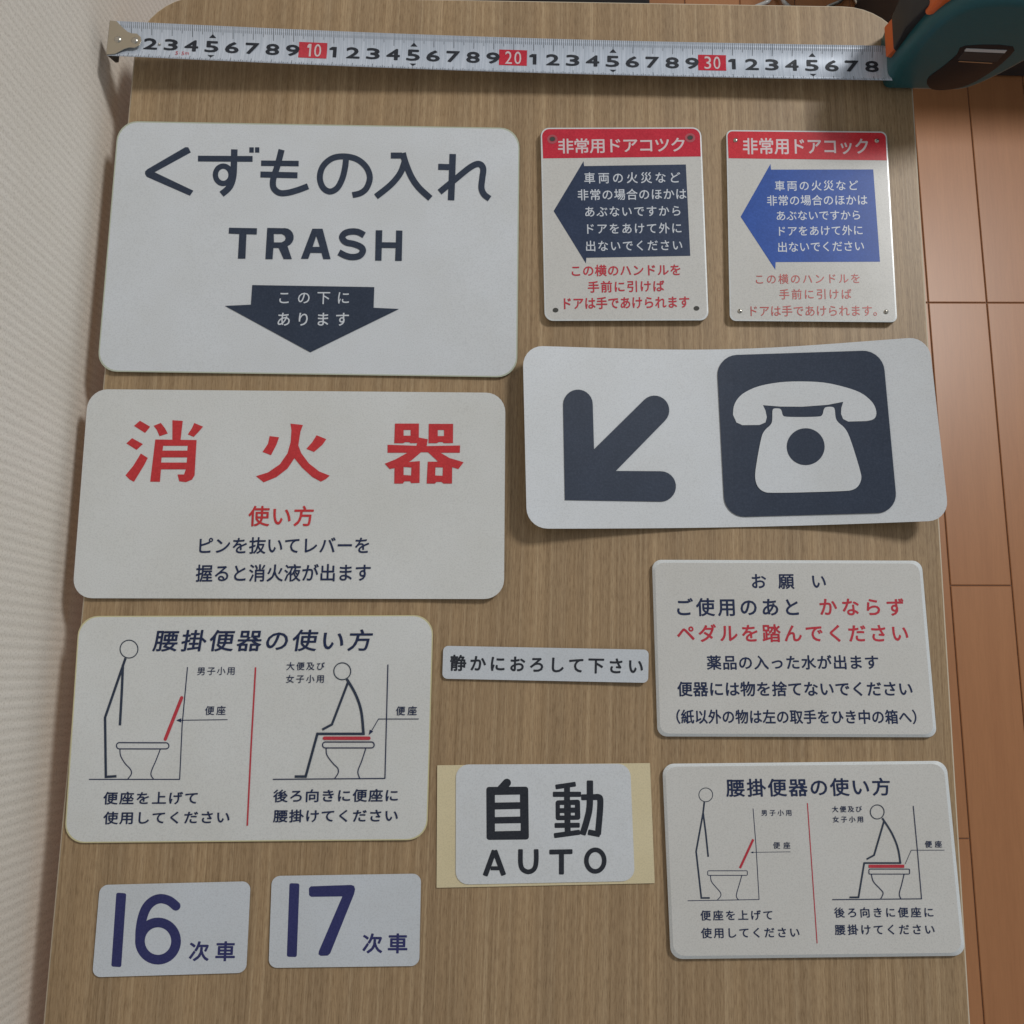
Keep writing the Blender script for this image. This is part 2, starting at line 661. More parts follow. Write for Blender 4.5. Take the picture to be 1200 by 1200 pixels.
def stroke_quads(sg, geo, pts, wd, cap, fr, lay):
    """a pen stroke as a strip of four-sided faces, each a hair above the last where it may cross itself"""
    if sg.lifted and cap != 'c':
        dd = [tuple(pts[0])]
        for a_, b_ in zip(pts, pts[1:]):
            k_ = max(1, int(math.dist(a_, b_) / (8 * fr.k)))
            dd += [(a_[0] + (b_[0] - a_[0]) * i / k_, a_[1] + (b_[1] - a_[1]) * i / k_) for i in range(1, k_ + 1)]
        pts = dd
    P = [Vector(q) for q in pts]
    h = wd / 2
    n = len(P)
    closed = cap == 'c'
    A, B = [], []
    for i in range(n):
        if closed:
            d1, d2 = (P[i] - P[i - 1]).normalized(), (P[(i + 1) % n] - P[i]).normalized()
        else:
            d1 = (P[i] - P[i - 1]).normalized() if i else (P[1] - P[0]).normalized()
            d2 = (P[i + 1] - P[i]).normalized() if i < n - 1 else d1
        s_ = d1 + d2
        if s_.length < 1e-4:
            s_ = d1.copy()
        nn = Vector((-s_.y, s_.x)).normalized()
        kk = h / max(0.45, nn.dot(Vector((-d1.y, d1.x))))
        A.append(P[i] + nn * kk)
        B.append(P[i] - nn * kk)
    polys = []
    for i in range(n if closed else n - 1):
        j = (i + 1) % n
        polys.append([A[i], A[j], B[j], B[i]])
    if cap in 'rs':
        for c, d, a in ((P[-1], (P[-1] - P[-2]).normalized(), A[-1]), (P[0], (P[0] - P[1]).normalized(), B[0])):
            nrm = (a - c).normalized()
            if cap == 'r':
                arc = [c + nrm * math.cos(t) * h + d * math.sin(t) * h for t in [math.pi * i / 12 for i in range(13)]]
            else:
                r = h * 0.38
                arc = [c + nrm * (h - r + r * math.cos(t)) + d * r * math.sin(t) for t in [math.pi / 2 * i / 4 for i in range(5)]]
                arc += [c - nrm * (h - r + r * math.cos(t)) + d * r * math.sin(t) for t in [math.pi / 2 * (1 - i / 4) for i in range(5)]]
            polys.append(arc)
    m_ = len(polys)
    for i, pl in enumerate(polys):
        q = [sg.pt(fr(p), lay + 0.8 * i / m_) for p in pl]
        ar = sum(q[k].x * q[(k + 1) % len(q)].y - q[(k + 1) % len(q)].x * q[k].y for k in range(len(q)))
        t = tuple(range(len(q)))
        if len(q) == 4:
            # flat print must not fold: two triangles, both facing up
            for tri in ((0, 1, 2), (0, 2, 3)):
                n3 = (q[tri[1]] - q[tri[0]]).cross(q[tri[2]] - q[tri[0]])
                geo.add([q[k] for k in (tri if n3.z > 0 else (tri[0], tri[2], tri[1]))], [(0, 1, 2)])
        else:
            geo.add(q, [t if ar > 0 else tuple(reversed(t))])


def rquad(q, r, n=7):
    """rounded quadrilateral outline"""
    out = []
    for i in range(4):
        p, a, b = Vector(q[i]), Vector(q[i - 1]), Vector(q[(i + 1) % 4])
        s_ = p + (a - p).normalized() * r
        e = p + (b - p).normalized() * r
        for j in range(n + 1):
            t = j / n
            # conic arc close to a circle
            w0, w1, w2 = (1 - t) ** 2, 2 * t * (1 - t) * 0.7071, t * t
            c = (s_ * w0 + p * w1 + e * w2) / (w0 + w1 + w2)
            out.append((c.x, c.y))
    return out


BASE = 0.03

# ================================================================ SETTING
WALLX = -0.2145
g = Geo()
g.box((WALLX - 0.12, -0.9, -0.70), (WALLX, 2.4, 0.9))
g.build('wall', M['wallpaper'], kind='structure', label='pale ribbed wallpaper wall left of the table')

# floor: dark base and single boards in rows
fl = link('floor', [(-2.4, -2.2, -0.7016), (4, -2.2, -0.7016), (4, 4, -0.7016), (-2.4, 4, -0.7016)], [(0, 1, 2, 3)],
          M['joint'], kind='structure', label='orange brown wooden floor seen beside the table')
ANG = math.atan(-0.0149)
dirv = Vector((math.sin(-ANG) * -1, math.cos(ANG), 0)).normalized()     # along the boards
side = Vector((dirv.y, -dirv.x, 0))
o0 = Vector((0.5274, 0.479, 0))
PW = 0.0747
meshes = {}


def board_mesh(length):
    key = round(length, 4)
    if key not in meshes:
        gg = Geo()
        gg.box((0.0005, 0.0005, -0.0014), (PW - 0.0006, length - 0.0006, 0.0), 0.0009)
        me = bpy.data.meshes.new('floor_board')
        me.from_pydata(gg.v, [], gg.f)
        me.materials.append(M['floorboard'])
        meshes[key] = me
    return meshes[key]


cutsets = {-1: -0.656, 0: -0.362, 1: -0.93, 2: -0.52}
for k in range(-11, 15):
    r = k % 4 if k not in (-1, 0, 1) else k
    r = {3: -1}.get(r, r)
    first = cutsets[r]
    ys_ = [-0.93, 0.0, 0.93] if k == 1 else sorted({0.0, 0.909, 1.818, 0.909 * -1, first, first + 0.909 + 0.15 * ((k * 7) % 3), -1.5})
    ys_ = [ys_[0]] + [b for a, b in zip(ys_, ys_[1:]) if b - a > 0.12]
    for a, b in zip(ys_, ys_[1:]):
        p = o0 + side * (PW * k) + dirv * a
        if p.x < WALLX - 0.10 or p.y > 1.7 or p.y + (b - a) < -0.75:
            continue
        o = bpy.data.objects.new('floor_board', board_mesh(b - a))
        COL.objects.link(o)
        o.parent = fl
        o.location = p + Vector((0, 0, -0.70)) - Vector(fl['org'])
        o.rotation_euler.z = math.atan2(dirv.y, dirv.x) - math.pi / 2

# table: rounded laminate top, edge band, four legs
tbl = empty('table', (0.0, -0.15, -0.70), label='narrow table with rounded wood grain top carrying all the signs', cat='table')
X0, X1, Y0, Y1, RR = -0.2005, 0.2039, -0.62, 0.3503, 0.034


def rrect(x0, x1, y0, y1, r, n=10):
    out = []
    for cx, cy, a in ((x1 - r, y1 - r, 0), (x0 + r, y1 - r, 90), (x0 + r, y0 + r, 180), (x1 - r, y0 + r, 270)):
        for i in range(n + 1):
            t = math.radians(a + 90 * i / n)
            out.append((cx + r * math.cos(t), cy + r * math.sin(t)))
    return out


def slab(geo, pts, z0, z1, bev):
    n = len(pts)
    c = Vector((sum(p[0] for p in pts) / n, sum(p[1] for p in pts) / n))
    v = []
    for z, i in ((z0, 0), (z1 - bev, 0), (z1, bev)):
        for x, y in pts:
            q = Vector((x, y))
            d = (c - q)
            q = q + Vector((math.copysign(min(i, abs(d.x)), d.x), math.copysign(min(i, abs(d.y)), d.y)))
            v.append((q.x, q.y, z))
    f = [tuple(reversed(range(n))), tuple(range(2 * n, 3 * n))]
    for r_ in range(2):
        for k in range(n):
            a, b = r_ * n + k, r_ * n + (k + 1) % n
            f.append((a, b, b + n, a + n))
    geo.add(v, f)


g = Geo()
slab(g, rrect(X0 + 0.0008, X1 - 0.0008, Y0 + 0.0008, Y1 - 0.0008, RR - 0.0008), -0.018, 0.0, 0.0)
g.build('tabletop', M['board'], tbl)
g = Geo()
outer = rrect(X0, X1, Y0, Y1, RR)
inner = rrect(X0 + 0.00085, X1 - 0.00085, Y0 + 0.00085, Y1 - 0.00085, RR - 0.00085)
n = len(outer)
v = [(x, y, -0.019) for x, y in outer] + [(x, y, -0.0006) for x, y in outer] + [(x, y, -0.0002) for x, y in inner] + [(x, y, -0.019) for x, y in inner]
f = []
for k in range(n):
    j = (k + 1) % n
    for a, b in ((0, 1), (1, 2), (2, 3), (3, 0)):
        f.append((a * n + k, a * n + j, b * n + j, b * n + k))
g.add(v, f)
g.build('edge_band', M['edge'], tbl)
for lx, ly in ((-0.15, 0.28), (0.15, 0.28), (-0.15, -0.55), (0.15, -0.55)):
    g = Geo()
    g.tube([(lx, ly, -0.70), (lx, ly, -0.35), (lx, ly, -0.0192)], 0.014, 14)
    g.build('leg', M['dark_metal'], tbl, smooth=False)

# ================================================================ SIGNS
G_DOOR = 'emergency door cock plates on the table'

# ---- trash sign
def trash_lift(u, v):
    return 0.12 * max(0, 0.35 - u) / 0.35 + 0.05 * max(0, u - 0.7) / 0.3

s = Sign('trash_sign', [(138.5, 141.7), (609, 150), (606, 442.3), (113.5, 435.3)], 23, 0.10, M['white'], M['green_rim'],
         'largest white sign, reading TRASH under big navy Japanese characters, upper left', 'sign', lift=trash_lift, bevel=1.4)
F1, F2, F3 = Frame(160, 160, 5), Frame(360, 160, 5), Frame(250, 250, 5)
s.shape('lettering', F1, [[(286, 62), (303, 63), (318, 93), (106, 209), (333, 317), (313, 347), (60, 236), (50, 220), (50, 205), (62, 192)]], M['navy'])
s.strokes('lettering', F1, [
    ([(360, 129), (680, 131)], 34, 'b'),
    (catmull([(573, 75), (571, 150), (566, 235), (545, 295), (498, 338)]), 38, 'b'),
    (ellipse(508, 224, 46, 51, 28), 31, 'c'),
    ([(674, 63), (674, 94)], 26, 'b'), ([(707, 63), (707, 94)], 25, 'b'),
    ([(730, 156), (950, 158)], 32, 'b'), ([(726, 222), (943, 227)], 35, 'b'),
    (catmull([(850, 77), (826, 170), (801, 250), (803, 300), (835, 329), (880, 330), (940, 315), (1005, 291)]), 36, 'b'),
], M['navy'])
s.strokes('lettering', F2, [
    (catmull([(228, 122), (222, 180), (205, 248), (175, 302), (132, 322), (92, 298), (74, 240), (92, 175), (145, 128),
              (215, 116), (290, 132), (345, 178), (367, 238), (350, 298), (315, 330), (265, 343)]), 35, 'b'),
], M['navy'])
s.strokes('lettering', F2, [
    (catmull([(490, 111), (556, 111)]) + [(556, 111)], 35, 'b'),
    (catmull([(560, 96), (575, 150), (610, 235), (655, 300), (722, 362)]), 37, 'b'),
    (catmull([(570, 150), (545, 215), (490, 282), (403, 352)]), 36, 'b'),
], M['navy'])
s.strokes('lettering', F2, [
    ([(853, 102), (848, 250), (843, 373)], 38, 'b'), ([(768, 177), (850, 179)], 35, 'b'),
    (catmull([(776, 325), (870, 248), (955, 180), (1005, 160), (1031, 186), (1026, 245), (1021, 300), (1036, 338), (1069, 364)]), 36, 'b'),
], M['navy'])
for letter in [
    [(92, 84), (256, 87), (254, 124), (194, 122), (188, 265), (144, 265), (152, 121), (90, 118)],
    [[(316, 85)] + [(408, 87)] + ellipse(418, 140, 53, 54, 9, -90, 72) + [(460, 268), (412, 268), (383, 203), (352, 202), (347, 268), (305, 268)],
     [(354, 120)] + [(355, 170), (400, 170), (418, 160), (424, 146), (418, 130), (402, 121)]],
    [[(580, 90), (640, 90), (687, 268), (644, 268), (634, 232), (569, 231), (556, 266), (513, 266)],
     [(582, 196), (624, 196), (603, 132)]],
    [(952, 99), (990, 99), (988, 169), (1070, 170), (1071, 100), (1108, 101), (1104, 278), (1065, 278), (1068, 203), (987, 202), (985, 277), (948, 276)],
]:
    s.shape('lettering', F3, [letter], M['navy'])
s.strokes('lettering', F3, [
    (catmull([(884, 128), (850, 110), (810, 106), (772, 116), (755, 140), (775, 168), (825, 180), (866, 198), (876, 222), (856, 248), (815, 256), (775, 248), (736, 228)]), 37, 'b')], M['navy'])
s.shape('down_arrow', F3, [[(228, 420), (943, 432), (939, 553), (1088, 560), (568, 814), (68, 542), (220, 535)]], M['navy'])
s.text(F3, 'この下に', 388, 493, 795, 494, 82, 0.006, 'white_text')
s.text(F3, 'あります', 378, 620, 793, 620, 88, 0.008, 'white_text')

# ---- fire extinguisher sign
def fire_lift(u, v):
    return 0.10 * max(0, v - 0.6) / 0.4 * (0.4 + 0.6 * u) + 0.10 * max(0, u - 0.8) / 0.2 + 0.06 * max(0, 0.2 - u) / 0.2

s = Sign('fire_extinguisher_sign', [(103.5, 456), (592.3, 460.3), (590.6, 702), (84.6, 701)], 23, 0.09, M['warm_white'], M['yellow_rim'],
         'wide white sign with three big red characters, directly below the TRASH sign', 'sign', lift=fire_lift)
F1, F2, FW = Frame(140, 480, 5), Frame(380, 480, 6), Frame(80, 440, 2.2222)
s.shape('lettering', F1, [
    [(120, 65), (180, 100), (150, 137), (85, 95)],
    [(74, 167), (137, 202), (100, 236), (40, 198)],
    [(125, 257), (166, 283), (145, 325), (85, 423), (60, 410), (35, 385), (80, 330)],
    [(200, 95), (242, 78), (266, 108), (283, 140), (235, 156), (218, 118)],
    [(310, 62), (371, 66), (358, 178), (310, 176)],
    [(438, 78), (490, 100), (462, 132), (435, 160), (400, 145), (424, 110)],
    [[(210, 175), (452, 178), (440, 385), (425, 410), (390, 425), (350, 420), (340, 380), (378, 380), (389, 350), (243, 350), (237, 423), (180, 422)],
     [(256, 212), (400, 212), (398, 240), (252, 240)], [(247, 280), (397, 280), (394, 310), (244, 310)]],
], M['red'])
s.shape('lettering', F1, [
    [(880, 155), (935, 162), (920, 205), (888, 267), (838, 248), (870, 200)],
    [(1155, 150), (1212, 173), (1190, 205), (1140, 248), (1095, 230), (1130, 190)],
    [(1002, 82), (1075, 90), (1060, 130), (1048, 210), (1065, 255), (1110, 315), (1170, 362), (1232, 387), (1208, 408),
     (1180, 422), (1130, 395), (1070, 340), (1025, 285), (985, 345), (920, 395), (845, 426), (800, 390), (870, 368),
     (940, 320), (985, 255), (1003, 190), (1008, 120)],
], M['red'])
s.shape('lettering', F2, [
    [[(497, 98), (666, 98), (664, 236), (606, 236), (596, 229), (568, 229), (556, 236), (492, 236)], [(558, 143), (607, 143), (607, 183), (558, 183)]],
    [[(735, 100), (906, 100), (905, 235), (842, 236), (830, 228), (805, 228), (792, 236), (733, 236)], [(798, 143), (842, 143), (842, 186), (798, 186)]],
    [(445, 247), (648, 254), (665, 196), (728, 208), (720, 256), (955, 252), (953, 303), (817, 303), (880, 340), (980, 370), (943, 418),
     (900, 405), (800, 365), (730, 300), (680, 300), (612, 358), (500, 410), (460, 418), (425, 380), (500, 350), (585, 303), (445, 303)],
    [[(495, 375), (672, 362), (670, 515), (612, 517), (603, 504), (565, 504), (552, 520), (492, 520)], [(558, 403), (613, 407), (611, 463), (558, 460)]],
    [[(728, 366), (900, 366), (898, 520), (838, 520), (825, 508), (790, 508), (778, 520), (720, 520)], [(782, 405), (834, 407), (832, 465), (780, 463)]],
], M['red'])
s.text(FW, '使い方', 470, 366, 638, 366, 56, 0.014, 'red')
s.text(FW, 'ピンを抜いてレバーを', 342, 443, 783, 442, 46, 0.012, 'navy_small')
s.text(FW, '握ると消火液が出ます', 333, 515, 787, 513, 48, 0.012, 'navy_small')

# ---- telephone sign, a springy sheet whose two ends stand up
def phone_lift(u, v):
    a = max(0, (0.50 - u) / 0.50)
    b = max(0, (u - 0.50) / 0.50)
    return 0.95 * a ** 1.7 + 1.25 * b ** 1.8

def p_top(u):
    return 4 * 5.5 * u * (1 - u) + 4.0 * math.sin(math.pi * u) ** 2

def p_bot(u):
    return 3.0 * math.sin(math.pi * u)

s = Sign('telephone_sign', [(612.5, 405), (1088.5, 394.5), (1112.5, 609.8), (617.5, 619.5)], 24, 0.07, M['white'], M['green_rim'],
         'springy white sheet with navy arrow and telephone emblem, overhanging the right table edge', 'sign',
         lift=phone_lift, top=p_top, bot=p_bot, nu=26)
F1, F2 = Frame(630, 440, 6), Frame(830, 390, 5)
arrow = ellipse(284, 203, 104, 104, 14, 180, 360) + [(397, 518)] + \
    ellipse(822, 245, 104, 104, 14, 225, 405) + [(551, 671)] + ellipse(866, 780, 107, 107, 14, -90, 90) + [(192, 876)]
g = Geo()


s.LAY = 0.012
s.lay = 1
banded(s, g, [F1(q) for q in arrow], 9)
g.build('arrow', M['navy'], s.o)
g = Geo()
banded(s, g, [F2(q) for q in rquad([(49, 133), (1022, 101), (1110, 1053), (98, 1081)], 118)], 9)
g.build('emblem_ground', M['navy'], s.o)
hand = catmull([(145, 480), (150, 430), (175, 383), (220, 346), (300, 312), (420, 290), (550, 285), (680, 292), (800, 318), (890, 350),
                (945, 390), (975, 430), (985, 475), (970, 505), (930, 517)], 3) + \
    [(820, 520), (790, 505), (778, 475), (780, 440), (791, 404), (700, 422), (550, 433), (420, 432), (320, 424), (335, 455), (343, 495), (335, 525), (300, 540), (200, 541), (165, 525)]
body = [(375, 450), (388, 442), (420, 443), (430, 455), (435, 483), (450, 494), (650, 493), (670, 483), (677, 445), (690, 434), (730, 433),
        (742, 445), (745, 500), (760, 525), (800, 555), (830, 610), (895, 820), (898, 860), (880, 900), (850, 920), (810, 928), (360, 940),
        (320, 930), (290, 905), (274, 860), (276, 800), (310, 610), (330, 570), (372, 535), (376, 500)]
g = Geo()
banded(s, g, [F2(q) for q in hand], 9)
g.build('handset', M['white'], s.o)
for _ in range(2):      # soften the corners of the pictogram
    body = [tuple(a[k] * (0.75 if e == 0 else 0.25) + b_[k] * (0.25 if e == 0 else 0.75) for k in (0, 1))
            for a, b_ in zip(body, body[1:] + body[:1]) for e in (0, 1)]
g = Geo()
banded(s, g, [F2(q) for q in body], 9)
g.build('telephone_body', M['white'], s.o)
g = Geo()
banded(s, g, [F2(q) for q in ellipse(571, 667, 111, 108, 48)], 9)
g.build('dial', M['navy'], s.o)

# ---- the two toilet signs
def t1_lift(u, v):
    return 0.22 * max(0, 0.25 - u) / 0.25 * math.sin(math.pi * min(1, v * 1.1)) + 0.05 * max(0, u - 0.8) / 0.2

def t1_none(u):
    return 0.0

s = Sign('toilet_sign', [(92.5, 721.8), (508, 720.8), (500.5, 984.3), (75, 988)], 23, 0.08, M['warm_white'], M['yellow_rim'],
         'larger toilet instruction sticker with yellowed rim, left side above the number 16 and 17 tags', 'sign',
         group='toilet instruction signs', lift=t1_lift, bevel=1.3)
A, B, FW = Frame(80, 730, 5.4545), Frame(290, 760, 5.4545), Frame(70, 710, 2.6667)
fine_ink = M['navy_small']
s.strokes('standing_figure', A, [
    (ellipse(388, 167, 57, 57, 36), 6.5, 'c'),
    (catmull([(366, 225), (235, 605)], 2) + [(240, 984), (308, 980)], 16, 'b'),
    (catmull([(349, 268), (343, 420), (330, 655)], 4), 16, 'b')], M['navy'])
s.strokes('toilet_outline', A, [
    ([(762, 282), (728, 650), (712, 998)], 6.5, 'b'), ([(132, 1000), (714, 1000)], 6.5, 'b'),
    (rquad([(308, 765), (643, 766), (643, 805), (308, 805)], 19), 7, 'c'),
    (catmull([(330, 808), (335, 850), (363, 898), (397, 935), (403, 965), (380, 998)]), 6.5, 'b'),
    (catmull([(588, 808), (560, 880), (534, 940), (529, 972), (545, 998)]), 6.5, 'b'),
    ([(1018, 618), (715, 622)], 5, 'b')], fine_ink)
s.shape('leader_arrowhead', A, [[(690, 622), (722, 609), (722, 636)]], fine_ink)
s.strokes('raised_lid', A, [([(725, 478), (620, 743)], 21, 'r')], M['red_text'])
s.strokes('divider_line', FW, [([(612, 192), (598, 440), (586, 687)], 5, 'b')], M['red_text'])
s.text(A, '男子小用', 825, 308, 1063, 306, 56, 0.008, 'navy_small')
s.text(A, '便座', 875, 560, 1005, 559, 62, 0.01, 'navy_small')
s.text(FW, '腰掛便器の使い方', 295, 109, 975, 107, 71, 0.013, 'navy_small', wide=80, slant=0.10)
s.text(FW, '便座を上げて', 137, 601, 430, 600, 42, 0.016, 'navy_small', wide=47)
s.text(FW, '使用してください', 137, 663, 530, 660, 42, 0.016, 'navy_small', wide=47)
s.text(FW, '後ろ向きに便座に', 668, 594, 1056, 592, 42, 0.016, 'navy_small', wide=47)
s.text(FW, '腰掛けてください', 668, 657, 1056, 655, 42, 0.016, 'navy_small', wide=47)
s.strokes('sitting_figure', B, [
    (ellipse(606, 145, 54, 54, 36), 6.5, 'c'),
    ([(643, 215), (540, 485), (478, 518)], 15, 'b'),
    (catmull([(635, 195), (690, 290), (727, 400), (742, 548)], 5), 17, 'b'),
    ([(750, 545), (447, 545), (372, 818), (302, 818)], 16, 'b')], M['navy'])
s.strokes('toilet_outline', B, [
    (rquad([(480, 597), (810, 597), (810, 635), (480, 635)], 18), 7, 'c'),
    (catmull([(503, 637), (508, 680), (545, 732), (577, 765), (580, 795), (558, 830)]), 6.5, 'b'),
    (catmull([(757, 637), (730, 720), (706, 785), (718, 830)]), 6.5, 'b'),
    ([(162, 836), (878, 830)], 6.5, 'b'), ([(898, 102), (879, 832)], 6.5, 'b'),
    ([(1095, 450), (838, 450), (790, 532)], 5, 'b')], fine_ink)
s.shape('leader_arrowhead', B, [[(775, 553), (782, 518), (804, 530)]], fine_ink)
s.strokes('seat_bar', B, [([(492, 573), (776, 573)], 22, 'r')], M['red_text'])
s.text(B, '大便及び', 250, 112, 493, 112, 55, 0.008, 'navy_small')
s.text(B, '女子小用', 248, 194, 488, 193, 55, 0.008, 'navy_small')
s.text(B, '便座', 950, 398, 1082, 397, 62, 0.01, 'navy_small')

s = Sign('toilet_sign', [(776, 895), (1109, 891.5), (1131.5, 1120), (786, 1124)], 14, 0.25, M['acrylic'], M['acrylic_edge'],
         'smaller toilet instruction plate of thick acrylic, lowest plate at the right table edge', 'sign',
         group='toilet instruction signs', bevel=3.6)
C, D, FW = Frame(790, 900, 7.0588), Frame(950, 900, 6.3158), Frame(760, 880, 3.1579)
s.strokes('standing_figure', C, [
    (ellipse(262, 222, 57, 57, 36), 6.5, 'c'),
    ([(250, 280), (240, 370), (182, 690), (225, 1075), (295, 1075)], 14, 'b'),
    ([(240, 370), (262, 540), (282, 735)], 14, 'b')], M['navy'])
s.strokes('toilet_outline', C, [
    ([(653, 335), (678, 650), (703, 1088)], 6, 'b'), ([(112, 1098), (705, 1088)], 6, 'b'),
    (rquad([(278, 850), (606, 850), (606, 888), (278, 888)], 9), 6, 'c'),
    (catmull([(300, 890), (310, 940), (350, 990), (383, 1030), (385, 1060), (355, 1095)]), 6.5, 'b'),
    (catmull([(560, 890), (540, 960), (517, 1040), (518, 1070), (535, 1093)]), 6.5, 'b'),
    ([(962, 693), (640, 698)], 4, 'b')], fine_ink)
s.shape('leader_arrowhead', C, [[(632, 698), (655, 690), (655, 706)]], fine_ink)
s.strokes('raised_lid', C, [([(655, 590), (545, 828)], 19, 'b')], M['red_text'])
s.strokes('divider_line', FW, [([(588, 193), (606, 450), (624, 712)], 3.4, 'b')], M['red_text'])
s.text(C, '男子小用', 722, 371, 970, 370, 54, 0.010, 'navy_small')
s.text(C, '便座', 820, 640, 960, 640, 60, 0.01, 'navy_small')
s.text(FW, '腰掛便器の使い方', 288, 137, 893, 132, 70, 0.015, 'navy_small', wide=72)
s.text(FW, '便座を上げて', 193, 609, 458, 607, 40, 0.013, 'navy_small')
s.text(FW, '使用してください', 195, 674, 558, 671, 41, 0.013, 'navy_small')
s.text(FW, '後ろ向きに便座に', 688, 598, 1053, 597, 40, 0.013, 'navy_small')
s.text(FW, '腰掛けてください', 690, 662, 1058, 660, 41, 0.013, 'navy_small')
s.strokes('sitting_figure', D, [
    (ellipse(493, 325, 51, 52, 36), 6.5, 'c'),
    ([(543, 395), (470, 645), (415, 675)], 13, 'b'),
    (catmull([(530, 370), (600, 480), (645, 590), (665, 705)], 5), 13, 'b'),
    ([(672, 703), (397, 703), (355, 957), (288, 957)], 12, 'b')], M['navy'])
s.strokes('toilet_outline', D, [
    (rquad([(432, 748), (733, 748), (733, 785), (432, 785)], 8), 6, 'c'),
    (catmull([(450, 787), (465, 840), (510, 890), (537, 925), (520, 967)]), 6.5, 'b'),
    (catmull([(692, 787), (675, 860), (657, 930), (668, 967)]), 6.5, 'b'),
    ([(160, 974), (825, 968)], 6.5, 'b'), ([(760, 280), (790, 600), (822, 970)], 6, 'b'),
    ([(990, 608), (745, 608), (700, 712)], 3.5, 'b')], fine_ink)
s.strokes('seat_bar', D, [([(430, 727), (693, 727)], 23, 'b')], M['red_text'])
s.text(D, '大便及び', 160, 305, 380, 303, 49, 0.01, 'navy_small')
s.text(D, '女子小用', 165, 380, 388, 379, 49, 0.01, 'navy_small')
s.text(D, '便座', 848, 564, 971, 563, 54, 0.01, 'navy_small')

# ---- request plate
s = Sign('request_plate', [(764, 656), (1080, 657), (1098, 864), (770.5, 863)], 11, 0.25, M['acrylic'], M['acrylic_edge'],
         'milky acrylic plate with six lines of navy and red text, below the telephone sign', 'sign', bevel=3.4)
FW = Frame(750, 640, 3.3333)
s.text(FW, 'お願い', 433, 137, 732, 137, 64, 0.018, 'navy_small', centers=[463, 571, 698])
s.text(FW, 'ご使用のあと', 146, 238, 618, 238, 74, 0.018, 'navy_small')
s.text(FW, 'かならず', 703, 237, 1030, 238, 74, 0.018, 'red_text')
s.text(FW, 'ペダルを踏んでください', 146, 340, 1046, 340, 74, 0.018, 'red_text')
s.text(FW, '薬品の入った水が出ます', 262, 455, 930, 453, 59, 0.018, 'navy_small')
s.text(FW, '便器には物を捨てないでください', 147, 558, 1063, 557, 61, 0.018, 'navy_small')
s.text(FW, '（紙以外の物は左の取手をひき中の箱へ）', 143, 666, 1079, 667, 58, 0.018, 'navy_small')

# ---- quietly strip
def strip_lift(u, v):
    return 0.05 + 0.12 * u * u

s = Sign('thin_strip_label', [(519.5, 756.8), (760.3, 761.3), (759.5, 800.2), (518.3, 795.3)], 6, 0.06, M['small_white'], M['green_rim'],
         'narrow white strip with one line of black Japanese text, above the AUTO sticker', 'label', lift=strip_lift)
s.text(Frame(500, 740, 3.8714), '静かにおろして下さい', 108, 142, 980, 158, 76, 0.022, 'black')

# ---- auto sticker on its backing paper
b = Sign('auto_sticker', [(512.4, 896.8), (761.7, 894.2), (767.3, 1035), (511.6, 1040.4)], 0.8, 0.03, M['backing'], M['backing'],
         'white AUTO sticker still on its yellowed backing paper, bottom centre', 'sticker')
BASE = 0.064
s = Sign('sticker_face', [(534.3, 895.9), (738.5, 894.9), (744, 1032.5), (534, 1036.7)], 15, 0.03, M['white'], M['white'], None, None)
F1 = Frame(550, 900, 6)
s.strokes('lettering', F1, [
    ([(264, 104), (215, 158)], 58, 'r')], M['black'])
s.shape('lettering', F1, [[rquad([(119, 133), (414, 131), (419, 503), (121, 506)], 20),
    [(180, 190), (356, 187), (356, 240), (180, 243)], [(180, 292), (357, 288), (357, 341), (180, 345)], [(180, 391), (361, 388), (361, 441), (180, 445)]]], M['black'])
s.shape('lettering', F1, [[rquad([(606, 228), (778, 222), (781, 364), (607, 368)], 18),
    [(637, 260), (666, 260), (666, 282), (637, 282)], [(714, 260), (742, 260), (742, 278), (714, 278)], [(637, 317), (668, 317), (668, 334), (637, 334)], [(714, 315), (742, 315), (742, 333), (714, 333)]]], M['black'])
s.strokes('lettering', F1, [
    ([(612, 133), (742, 114)], 34, 's'), ([(594, 185), (779, 185)], 37, 's'), ([(687, 125), (687, 250), (692, 462)], 42, 'b'),
    ([(606, 404), (770, 402)], 35, 's'), ([(602, 475), (772, 452)], 36, 's'),
    ([(794, 206), (905, 204)], 42, 's'), (catmull([(890, 204), (912, 206), (921, 226), (919, 300), (905, 462)], 4), 43, 's'), ([(912, 466), (842, 452)], 40, 's'),
    (catmull([(848, 96), (846, 270), (826, 370), (798, 462)]), 45, 's')], M['black'])
s.strokes('lettering', F1, [
    ([(174, 585), (113, 752)], 36, 's'), ([(180, 585), (240, 748)], 36, 's'), ([(150, 705), (212, 705)], 28, 'b'),
    (catmull([(360, 577), (360, 665), (370, 705), (392, 724), (418, 730), (448, 718), (465, 690), (471, 640), (470, 577)]), 33, 's'),
    ([(569, 591), (719, 588)], 34, 's'), ([(648, 595), (648, 742)], 35, 's'),
    (ellipse(886, 651, 63, 76, 36), 32, 'c')], M['black'])
# the face is a part of the sticker on its paper
face = s.o
face.parent = b.o
face.location = Vector(face['org']) - Vector(b.o['org'])
BASE = 0.03

